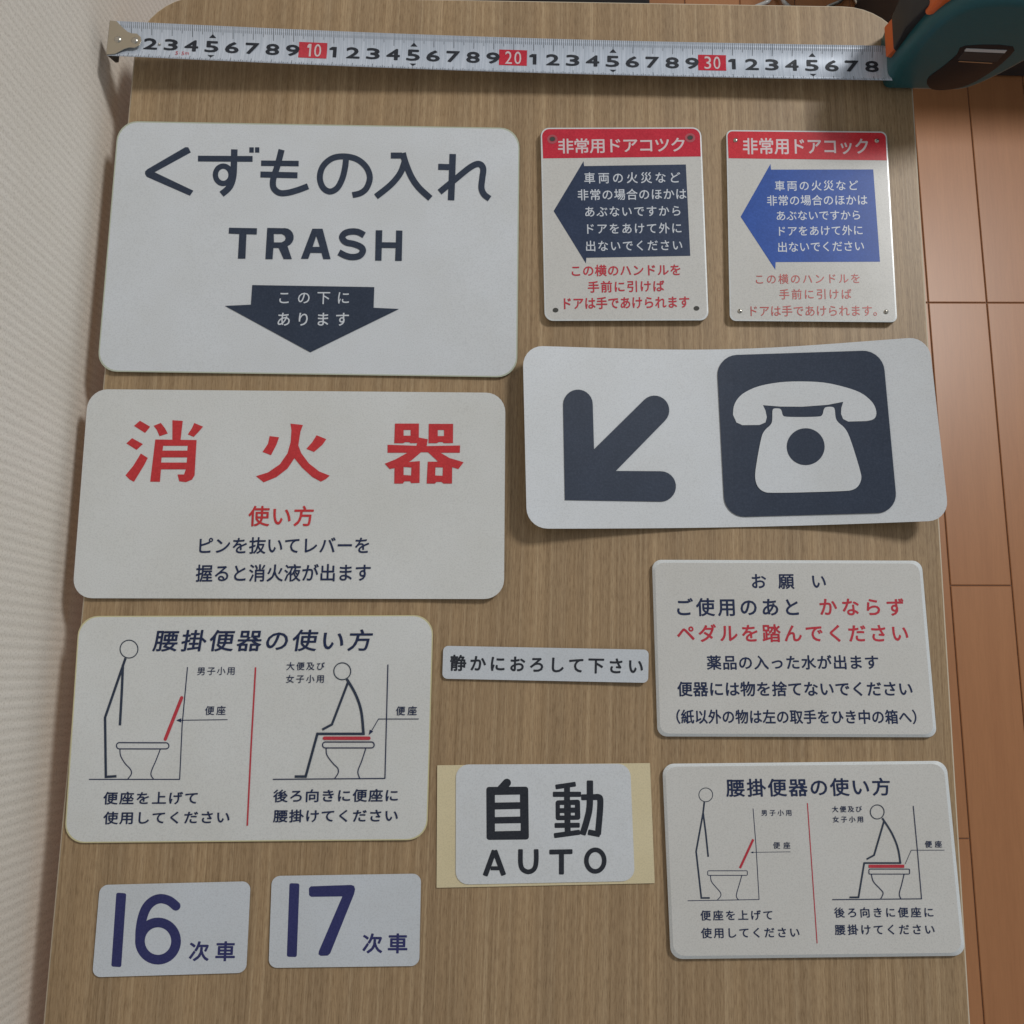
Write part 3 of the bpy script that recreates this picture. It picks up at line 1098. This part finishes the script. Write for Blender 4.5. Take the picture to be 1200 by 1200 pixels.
# ---- number tags
for nm, quad, fr, body, lab in (
    ('number_tag', [(117, 1037), (293.8, 1032.7), (288.5, 1140), (108, 1145.3)], Frame(100, 1020, 6), '16',
     'small white tag with indigo number 16, lower left corner'),
    ('number_tag', [(318.5, 1026.5), (493.5, 1023.7), (491.3, 1132), (314.7, 1134.3)], Frame(300, 1010, 6), '17',
     'small white tag with indigo number 17, right of the 16 tag')):
    s = Sign(nm, quad, 10, 0.05, M['small_white'], M['green_rim'], lab, 'tag', group='car number tags')
    if body == '16':
        s.strokes('lettering', fr, [
            ([(252, 172), (218, 665)], 70, 's'),
            (ellipse(511, 497, 127, 131, 44), 68, 'c'),
            (catmull([(636, 250), (592, 215), (535, 199), (480, 213), (432, 258), (402, 330), (386, 420), (384, 505)]), 66, 'r')], M['indigo'])
        s.text(fr, '次車', 733, 568, 1050, 568, 146, 0.020, 'indigo')
    else:
        s.strokes('lettering', fr, [
            ([(270, 164), (252, 655)], 70, 's')], M['indigo'])
        s.shape('lettering', fr, [[(385, 172), (668, 162), (689, 169), (697, 192), (690, 225), (522, 643), (505, 659), (455, 661), (439, 650),
                                   (442, 628), (607, 243), (388, 246), (373, 234), (372, 186)]], M['indigo'])
        s.text(fr, '次車', 752, 573, 1062, 573, 146, 0.020, 'indigo')

# ---- emergency door cock plates
def fastener(sg, fr, c, r, screw):
    if not screw:
        g = Geo()
        lay = sg.next()
        sg.flat(g, [[fr(q) for q in ellipse(c[0], c[1], r * 0.95, r * 0.75, 20)]], lay)
        g.build('fixing_hole', M['hole'], sg.o)
        g = Geo()
        if c[1] > 500:
            return
        sg.flat(g, [[fr(q) for q in ellipse(c[0], c[1] + 1, r * 1.7, r * 1.5, 24)], [fr(q) for q in ellipse(c[0], c[1], r, r * 0.85, 24)]], lay)
        g.build('hole_rim', M['worn_band'], sg.o)
    else:
        g = Geo()
        g0 = sg.pt(fr(c), 0)
        R_ = r / fr.k / 2500
        v, f = [], []
        for k_, (rr, hh) in enumerate(((1.0, 0.0), (0.85, 0.0004), (0.4, 0.0006))):
            v += [g0 + Vector((math.cos(a) * R_ * rr, math.sin(a) * R_ * rr, hh)) for a in [2 * math.pi * i / 16 for i in range(16)]]
        for k_ in (0, 1):
            for i in range(16):
                f.append((k_ * 16 + i, k_ * 16 + (i + 1) % 16, k_ * 16 + 16 + (i + 1) % 16, k_ * 16 + 16 + i))
        f.append(tuple(range(32, 48)))
        g.add(v, f)
        sc = g.build('screw', M['steel'], sg.o, smooth=True)
        g = Geo()
        a = random.uniform(0, 3.1)
        d = Vector((math.cos(a), math.sin(a), 0))
        n_ = Vector((-d.y, d.x, 0))
        up = Vector((0, 0, 0.00066))
        g.add([g0 + up + d * R_ * .8 + n_ * R_ * .16, g0 + up - d * R_ * .8 + n_ * R_ * .16, g0 + up - d * R_ * .8 - n_ * R_ * .16, g0 + up + d * R_ * .8 - n_ * R_ * .16], [(0, 1, 2, 3)])
        sl = link('screw_slot', g.v, g.f, M['hole'], sg.o)
        sl.parent = sc


F1 = Frame(625, 140, 4.8)
s = Sign('door_cock_plate', [(633.5, 149.8), (821.5, 149.3), (830.5, 375.4), (638.3, 376)], 10, 0.28, M['acrylic'], M['acrylic_edge'],
         'left emergency door plate with dark slate blue arrow under a red band', 'sign', group=G_DOOR, bevel=1.6)
inv = lambda fr, p: ((p[0] - fr.o[0]) * fr.k, (p[1] - fr.o[1]) * fr.k)
def band(sg, fr, quad, r, yl, yr, ins=1.4, m_='red_band'):
    q = [(quad[0][0] + ins, quad[0][1] + ins), (quad[1][0] - ins, quad[1][1] + ins)]
    pl = rquad([q[0], q[1], fr(yr), fr(yl)], r)
    n_ = 8
    pl = pl[:2 * n_] + [fr(yr), fr(yl)]
    sg.shape('red_band', lambda p: p, [pl], M[m_])

band(s, F1, s.q, 9, (55, 219), (942, 208))
s.shape('arrow', F1, [[(282, 235), (286, 262), (858, 253), (883, 767), (298, 778), (296, 810), (114, 515)]], M['slate'])
s.text(F1, '非常用ドアコツク', 140, 150, 850, 141, 88, 0.014, 'pink_text', wide=94)
for t, a, ya, b_, yb, em in (('車両の火災など', 287, 329, 826, 326, 66), ('非常の場合のほかは', 250, 424, 860, 418, 66),
                           ('あぶないですから', 292, 519, 826, 513, 64), ('ドアをあけて外に', 303, 615, 832, 610, 64),
                           ('出ないでください', 297, 712, 837, 706, 64)):
    s.text(F1, t, a, ya, b_, yb, em, 0.009, 'white_text')
for t, a, ya, b_, yb, em in (('この横のハンドルを', 217, 851, 826, 845, 68), ('手前に引けば', 308, 942, 736, 936, 68), ('ドアは手であけられます', 173, 1035, 877, 1026, 72)):
    s.text(F1, t, a, ya, b_, yb, em, 0.017, 'red_text')
for c in ((107, 110), (882, 102), (125, 1072), (918, 1062)):
    fastener(s, F1, c, 17, False)

F2 = Frame(840, 140, 4.8)
s = Sign('door_cock_plate', [(851, 152.4), (1039, 154.2), (1051.5, 377.6), (855.3, 376)], 7, 0.28, M['acrylic'], M['acrylic_edge'],
         'right emergency door plate with bright blue arrow and screws in its corners', 'sign', group=G_DOOR, bevel=1.6)
band(s, F2, s.q, 6, (66, 218), (957, 230), m_='bright_band')
s.shape('arrow', F2, [[(302, 250), (305, 282), (880, 281), (918, 800), (331, 802), (329, 845), (134, 547)]], M['blue'])
s.text(F2, '非常用ドアコック', 148, 150, 850, 150, 96, 0.016, 'pink_text', wide=90)
for t, a, ya, b_, yb, em in (('車両の火災など', 327, 373, 795, 370, 61), ('非常の場合のほかは', 283, 456, 846, 452, 62),
                           ('あぶないですから', 337, 541, 805, 537, 60), ('ドアをあけて外に', 350, 628, 819, 622, 60),
                           ('出ないでください', 345, 718, 827, 711, 62)):
    s.text(F2, t, a, ya, b_, yb, em, 0.008, 'white_text')
for t, a, ya, b_, yb, em in (('この横のハンドルを', 220, 898, 804, 893, 60), ('手前に引けば', 352, 983, 758, 981, 62), ('ドアは手であけられます。', 190, 1077, 900, 1075, 66)):
    s.text(F2, t, a, ya, b_, yb, em, 0.004, 'red_faded')
for c in ((105, 117), (900, 120), (130, 1078), (952, 1082)):
    fastener(s, F2, c, 14, True)

# ================================================================ TAPE MEASURE
tm = empty('tape_measure', at(1035, 74, 0), label='teal and orange tape measure with its blade drawn across the top of the table', cat='tape measure')
ZL, ZR = 1.38, 0.80
PL, PR = at(129.5, 47.6, ZL), at(1036, 76.6, ZR)
along = (PR - PL)
BL = along.length * 100             # cm drawn out
along.normalize()
across = Vector((-along.y, along.x, 0)).normalized()
zero = at(130, 44.6, ZL)
HALF, SAG = 0.97, 0.20


def bp(s_, t_, up=0.0):
    """a point on the blade: s cm from the hook, t from -1 (lower edge) to 1"""
    k = s_ / 38.6
    q = PL + (PR - PL) * k
    droop = -0.30 * math.sin(math.pi * min(max(k, 0), 1))
    return q + across * (t_ * HALF / 100) + Vector((0, 0, (SAG * t_ * t_ + up + droop) / 100))


g = Geo()
NS, NT = 60, 10
v = [bp(38.9 * i / NS, -1 + 2 * j / NT) for i in range(NS + 1) for j in range(NT + 1)]
v2 = [q - Vector((0, 0, 0.00018)) for q in v]
K = NT + 1
f = []
for i in range(NS):
    for j in range(NT):
        a = i * K + j
        f.append((a, a + K, a + K + 1, a + 1))
n0 = len(v)
f += [tuple(q + n0 for q in reversed(t)) for t in f]
for i in range(NS):
    f += [(i * K, i * K + n0, (i + 1) * K + n0, (i + 1) * K), (i * K + NT, (i + 1) * K + NT, (i + 1) * K + NT + n0, i * K + NT + n0)]
g.add(v + v2, f)
blade = g.build('blade', M['blade'], tm, smooth=False)
for p in blade.data.polygons:
    p.use_smooth = p.index < 2 * NS * NT
E1 = 0.008


def tick(geo, s_, t0, t1, wd):
    n_ = 3
    v_ = []
    for i in range(n_ + 1):
        t = t0 + (t1 - t0) * i / n_
        v_ += [bp(s_ - wd / 2, t, E1), bp(s_ + wd / 2, t, E1)]
    geo.add(v_, [(2 * i, 2 * i + 1, 2 * i + 3, 2 * i + 2) if t1 > t0 else (2 * i + 1, 2 * i, 2 * i + 2, 2 * i + 3) for i in range(n_)])


g = Geo()
mm = 5
while mm < 386:
    s_ = mm / 10
    if mm % 10 == 0:
        a, b_ = 0.40, -0.74
    elif mm % 5 == 0:
        a, b_ = 0.56, -0.80
    else:
        a, b_ = 0.70, -0.88
    tick(g, s_, 0.99, a, 0.016 if mm % 10 else 0.022)
    if mm % 2 == 0 or mm % 5 == 0:
        tick(g, s_, -0.99, b_, 0.016 if mm % 10 else 0.022)
    mm += 1
for k in (5, 15, 25, 35):       # small triangles over and under the fives
    g.add([bp(k - 0.18, 0.40, E1), bp(k + 0.18, 0.40, E1), bp(k, 0.60, E1)], [(0, 1, 2)])
    g.add([bp(k - 0.18, -0.62, E1), bp(k, -0.80, E1), bp(k + 0.18, -0.62, E1)], [(0, 1, 2)])
st = g.build('tick_marks', M['black'], blade)

num = Geo()


def on_blade(geo, ch, cx, tc, wid, hgt, bold, up):
    vs, fs, x0, x1 = glyph(ch, bold)
    if ch == '1':
        vs, fs = [(0, .42), (.5, .56), (.5, 0), (1, 0), (1, .7), (.55, .7), (.3, .58)], [(2, 3, 4, 5), (0, 1, 5, 6), (1, 2, 5)]
        vs = [(0.0, .50), (0.0, .60), (.36, .70), (.62, .70), (1.0, .70), (1.0, 0.0), (.50, 0.0), (.50, .50)]
        fs = [(0, 7, 3, 2, 1), (3, 7, 6, 5, 4)]
        x0, x1 = 0.0, 1.0
        bold = 0
    y0, y1 = min(q[1] for q in vs), max(q[1] for q in vs)
    shifts = [(0, 0)] + ([(bold * math.cos(a_), bold * 0.8 * math.sin(a_)) for a_ in [math.pi / 4 * i for i in range(8)]] if bold else [])
    for si, (dx, dy) in enumerate(shifts):
        geo.add([bp(cx + ((x - x0) / (x1 - x0) - 0.5 + dx) * wid, tc + ((y - y0) / (y1 - y0) - 0.5 + dy) * hgt, up + si * 0.0006) for x, y in vs], fs)


for k in range(2, 39):
    if k % 10 == 0:
        red, tens = Geo(), Geo()
        for i in range(4):
            t0, t1 = -0.52 + 0.92 * i / 4, -0.52 + 0.92 * (i + 1) / 4
            red.add([bp(k - 0.72, t0, 0.012), bp(k + 0.68, t0, 0.012), bp(k + 0.68, t1, 0.012), bp(k - 0.72, t1, 0.012)], [(0, 1, 2, 3)])
        on_blade(tens, str(k)[0], k - 0.24 if k > 10 else k - 0.20, -0.06, 0.34 if k > 10 else 0.20, 0.74, 0.006, 0.022)
        rb = red.build('red_block', M['red_band'], blade)
        tens.build('numerals', M['pink_text'], blade)
        tens = Geo()
        on_blade(tens, '0', k + 0.22, -0.06, 0.34, 0.74, 0.006, 0.022)
        tens.build('numerals', M['pink_text'], blade)
    else:
        d = str(k % 10)
        on_blade(num, d, k + (-0.02 if d != '1' else -0.02), -0.10, 0.62 if d != '1' else 0.36, 0.62, 0.050, 0.014)
num.build('numerals', M['black'], blade)
small = Geo()
for i, ch in enumerate('5.5m'):
    on_blade(small, ch, 3.32 + i * 0.15 + (0.05 if i == 3 else 0), -0.60, (0.13, 0.03, 0.13, 0.18)[i], (0.24, 0.04, 0.24, 0.16)[i], 0.0, 0.016)
small.build('length_mark', M['red_text'], blade)

# hook, riveted on, with the lip turned down in front of the blade's end
prof = [(-0.02, 0.98), (0.30, 0.96), (0.62, 0.62), (0.90, 0.38), (1.10, 0.30), (1.35, 0.30), (1.55, 0.12), (1.60, -0.10), (1.52, -0.36),
        (1.30, -0.50), (1.05, -0.50), (0.80, -0.60), (0.40, -0.90), (-0.02, -0.98)]
g = Geo()
n = len(prof)
top = [bp(a, b_, 0.24 - SAG * b_ * b_) for a, b_ in prof]
bot = [bp(a, b_, 0.20 - SAG * b_ * b_) for a, b_ in prof]
zc = max(q.z for q in top)
tri = geometry.tessellate_polygon([[Vector((a, b_, 0)) for a, b_ in prof]])
f = []
for t in tri:
    a, b_, c = (top[i] for i in t)
    f.append(t if (b_ - a).cross(c - a).z > 0 else (t[0], t[2], t[1]))
f += [(i, i + n, (i + 1) % n + n, (i + 1) % n) for i in range(n)]
g.add(top + bot, f)
hook = g.build('hook', M['brass'], blade)
g = Geo()
lip = [bp(-0.03, t, 0.235 - SAG * t * t) for t in (0.98, 0.5, 0, -0.5, -0.98)]
low = [q + Vector((0, 0, -0.0125)) for q in lip]
low[0] += across * -0.004
low[4] += across * 0.003 + Vector((0, 0, 0.002))
lip2 = [q + along * 0.0008 for q in lip]
low2 = [q + along * 0.0008 for q in low]
g.add(lip + low + lip2 + low2, [(i, i + 5, i + 6, i + 1) for i in range(4)] + [(i + 10, i + 11, i + 16, i + 15) for i in range(4)] +
      [(i + 5, i + 15, i + 16, i + 6) for i in range(4)] + [(0, 10, 15, 5), (4, 9, 19, 14)])
g2 = g.build('hook_lip', M['dark_metal'], blade)
for sx, tx, rr in ((0.45, -0.08, 0.19), (1.28, -0.10, 0.18), (2.42, -0.10, 0.07)):
    g = Geo()
    c = bp(sx, tx, 0.24 if sx < 2 else 0.02)
    v = []
    for r_, h_ in ((1, 0), (0.86, 0.035), (0.5, 0.065)):
        v += [c + (along * math.cos(a) + across * math.sin(a)) * (rr * r_ / 100) + Vector((0, 0, h_ / 100)) for a in [2 * math.pi * i / 18 for i in range(18)]]
    v.append(c + Vector((0, 0, 0.00075)))
    f = []
    for k in (0, 1):
        for i in range(18):
            f.append((k * 18 + i, k * 18 + (i + 1) % 18, k * 18 + 18 + (i + 1) % 18, k * 18 + 18 + i))
    f += [(36 + i, 36 + (i + 1) % 18, 54) for i in range(18)]
    g.add(v, f)
    g.build('rivet', M['steel'], blade, smooth=True)

# case: side profile in (x, z), cm, drawn out to its thickness with rounded shoulders
def case_part(name, prof, y0, y1, rnd, material, seg=5, parent=tm, smooth=True):
    n_ = len(prof)
    cx = sum(p[0] for p in prof) / n_
    cz = sum(p[1] for p in prof) / n_
    rmean = sum(math.dist(p, (cx, cz)) for p in prof) / n_
    rings = []
    for i in range(seg + 1):
        a = math.pi / 2 * i / seg
        rings.append((y0 + rnd * (1 - math.sin(a)), rnd * (1 - math.cos(a))))
    rings = rings[::-1]     # from the flat face outwards
    rings = [(y0 + rnd * (1 - math.cos(math.pi / 2 * i / seg)), rnd * (1 - math.sin(math.pi / 2 * i / seg))) for i in range(seg + 1)]
    rings += [(y0 + y1 - a, b) for a, b in reversed(rings)]
    v_ = []
    for y, ins in rings:
        for i in range(n_):
            p = Vector(prof[i])
            d_ = Vector((cx, cz)) - p
            q = p + d_ * min(0.6, ins / rmean)
            v_.append(Vector((q.x / 100, y / 100, q.y / 100)))
    f_ = [tuple(range(n_)), tuple(reversed(range((len(rings) - 1) * n_, len(rings) * n_)))]
    for r_ in range(len(rings) - 1):
        for i in range(n_):
            j = (i + 1) % n_
            f_.append((r_ * n_ + i, r_ * n_ + n_ + i, r_ * n_ + n_ + j, r_ * n_ + j))
    me = bpy.data.meshes.new(name)
    o_ = link(name, v_, f_, material, parent, smooth=smooth)
    if smooth:
        o_.data.set_sharp_from_angle(angle=math.radians(35))
    import bmesh
    bm = bmesh.new()
    bm.from_mesh(o_.data)
    bmesh.ops.recalc_face_normals(bm, faces=bm.faces)
    bm.to_mesh(o_.data)
    bm.free()
    bpy.data.meshes.remove(me)
    return o_


YS = 30.07
body_p = catmull([(18.85, 0.02), (19.6, 0.0), (21.2, -0.02), (22.6, 0.0), (23.3, 0.32), (24.0, 1.1), (24.75, 2.2), (25.4, 3.6), (25.3, 5.0), (24.4, 6.2),
                  (22.8, 6.9), (21.0, 6.9), (19.9, 6.4), (19.3, 5.4), (18.95, 3.9), (18.8, 2.2), (18.75, 0.9)], 3)
case_part('case_body', body_p, YS, YS + 3.35, 0.55, M['teal'])
# orange inner shell showing at the mouth and on top, black lever over it
case_part('shell', [(18.5, 1.35), (18.95, 1.2), (19.4, 2.0), (19.3, 3.0), (18.75, 2.6)], YS + 1.0, YS + 2.75, 0.1, M['orange'], 3)
case_part('lock_lever', [(18.62, 2.0), (19.1, 1.5), (19.6, 2.4), (19.9, 4.4), (20.7, 6.0), (20.0, 6.2), (18.9, 5.2), (18.5, 3.6)], YS + 0.95, YS + 2.9, 0.12, M['dark_plastic'], 3)
case_part('top_button', catmull([(18.95, 4.9), (19.6, 5.6), (20.6, 6.5), (22.2, 7.0), (23.6, 6.8), (23.4, 7.2), (21.8, 7.5), (20.2, 7.2), (19.1, 6.2)], 2), YS + 0.6, YS + 2.8, 0.2, M['orange'], 3)
# window set into the side, with the silver label in its upper corner
win = [(20.75, 0.75), (21.2, 0.30), (21.9, 0.25), (22.7, 0.55), (23.3, 1.30), (23.75, 2.6), (23.6, 3.75), (21.3, 3.75), (21.2, 3.1), (20.95, 2.2), (20.6, 1.3)]
case_part('window', catmull(win + [win[0]], 3)[:-1], YS - 0.03, YS + 0.3, 0.06, M['smoke'], 2)
case_part('label_bar', [(21.42, 3.38), (23.42, 3.30), (23.42, 3.50), (21.42, 3.58)], YS - 0.06, YS + 0.1, 0.02, M['silver'], 1, smooth=False)
case_part('label_panel', [(21.40, 2.72), (23.38, 2.62), (23.41, 3.26), (21.42, 3.34)], YS - 0.05, YS + 0.1, 0.02, M['dark_metal'], 1, smooth=False)
case_part('label_bar', [(21.5, 2.60), (23.2, 2.50), (23.2, 2.56), (21.5, 2.66)], YS - 0.06, YS + 0.1, 0.01, M['steel'], 1, smooth=False)

# ================================================================ BEHIND THE TABLE
c0, c1 = at(1000, 4, -70), at(1182, 91, -70)
g = Geo()
g.box((c0.x, c1.y, -0.6995), (c0.x + 0.75, c1.y + 0.5, -0.42), 0.004)
g.build('black_cabinet', M['dark_metal'], label='low black cabinet on the floor behind the tape measure', cat='cabinet')
a = at(622, 0, -70)
g = Geo()
g.box((at(440, 0, -60).x, at(700, 3.5, -60).y, -0.6995), (at(762, 0, -60).x, at(700, 0, -60).y + 0.5, -0.60), 0.006)
g.build('black_case', M['dark_plastic'], label='dark flat case on the floor beyond the far table edge', cat='case')
for i, (xx, lab) in enumerate(((905, 'pale cable looped on the floor, nearer the middle of the far edge'), (990, 'pale cable on the floor right beside the black cabinet'))):
    g = Geo()
    P = [at(xx - 22, 9, -69.6), at(xx - 5, 2, -69.3), at(xx + 4, -10, -69.5), at(xx - 3, -30, -69.6), at(xx + 14, 3, -69.0), at(xx + 24, 12, -69.6)]
    P = [Vector(q) for q in P]
    fine_p = []
    for k in range(len(P) - 1):
        for j in range(5):
            fine_p.append(P[k].lerp(P[k + 1], j / 5))
    fine_p.append(P[-1])
    for q in fine_p:
        q.z = max(q.z, -0.697)
    g.tube(fine_p, 0.0028, 8)
    g.build('cable', M['steel'] if i else M['acrylic'], label=lab, cat='cable', group='cables on the floor', smooth=True)
for o in bpy.data.objects:
    if 'org' in o.keys():
        del o['org']
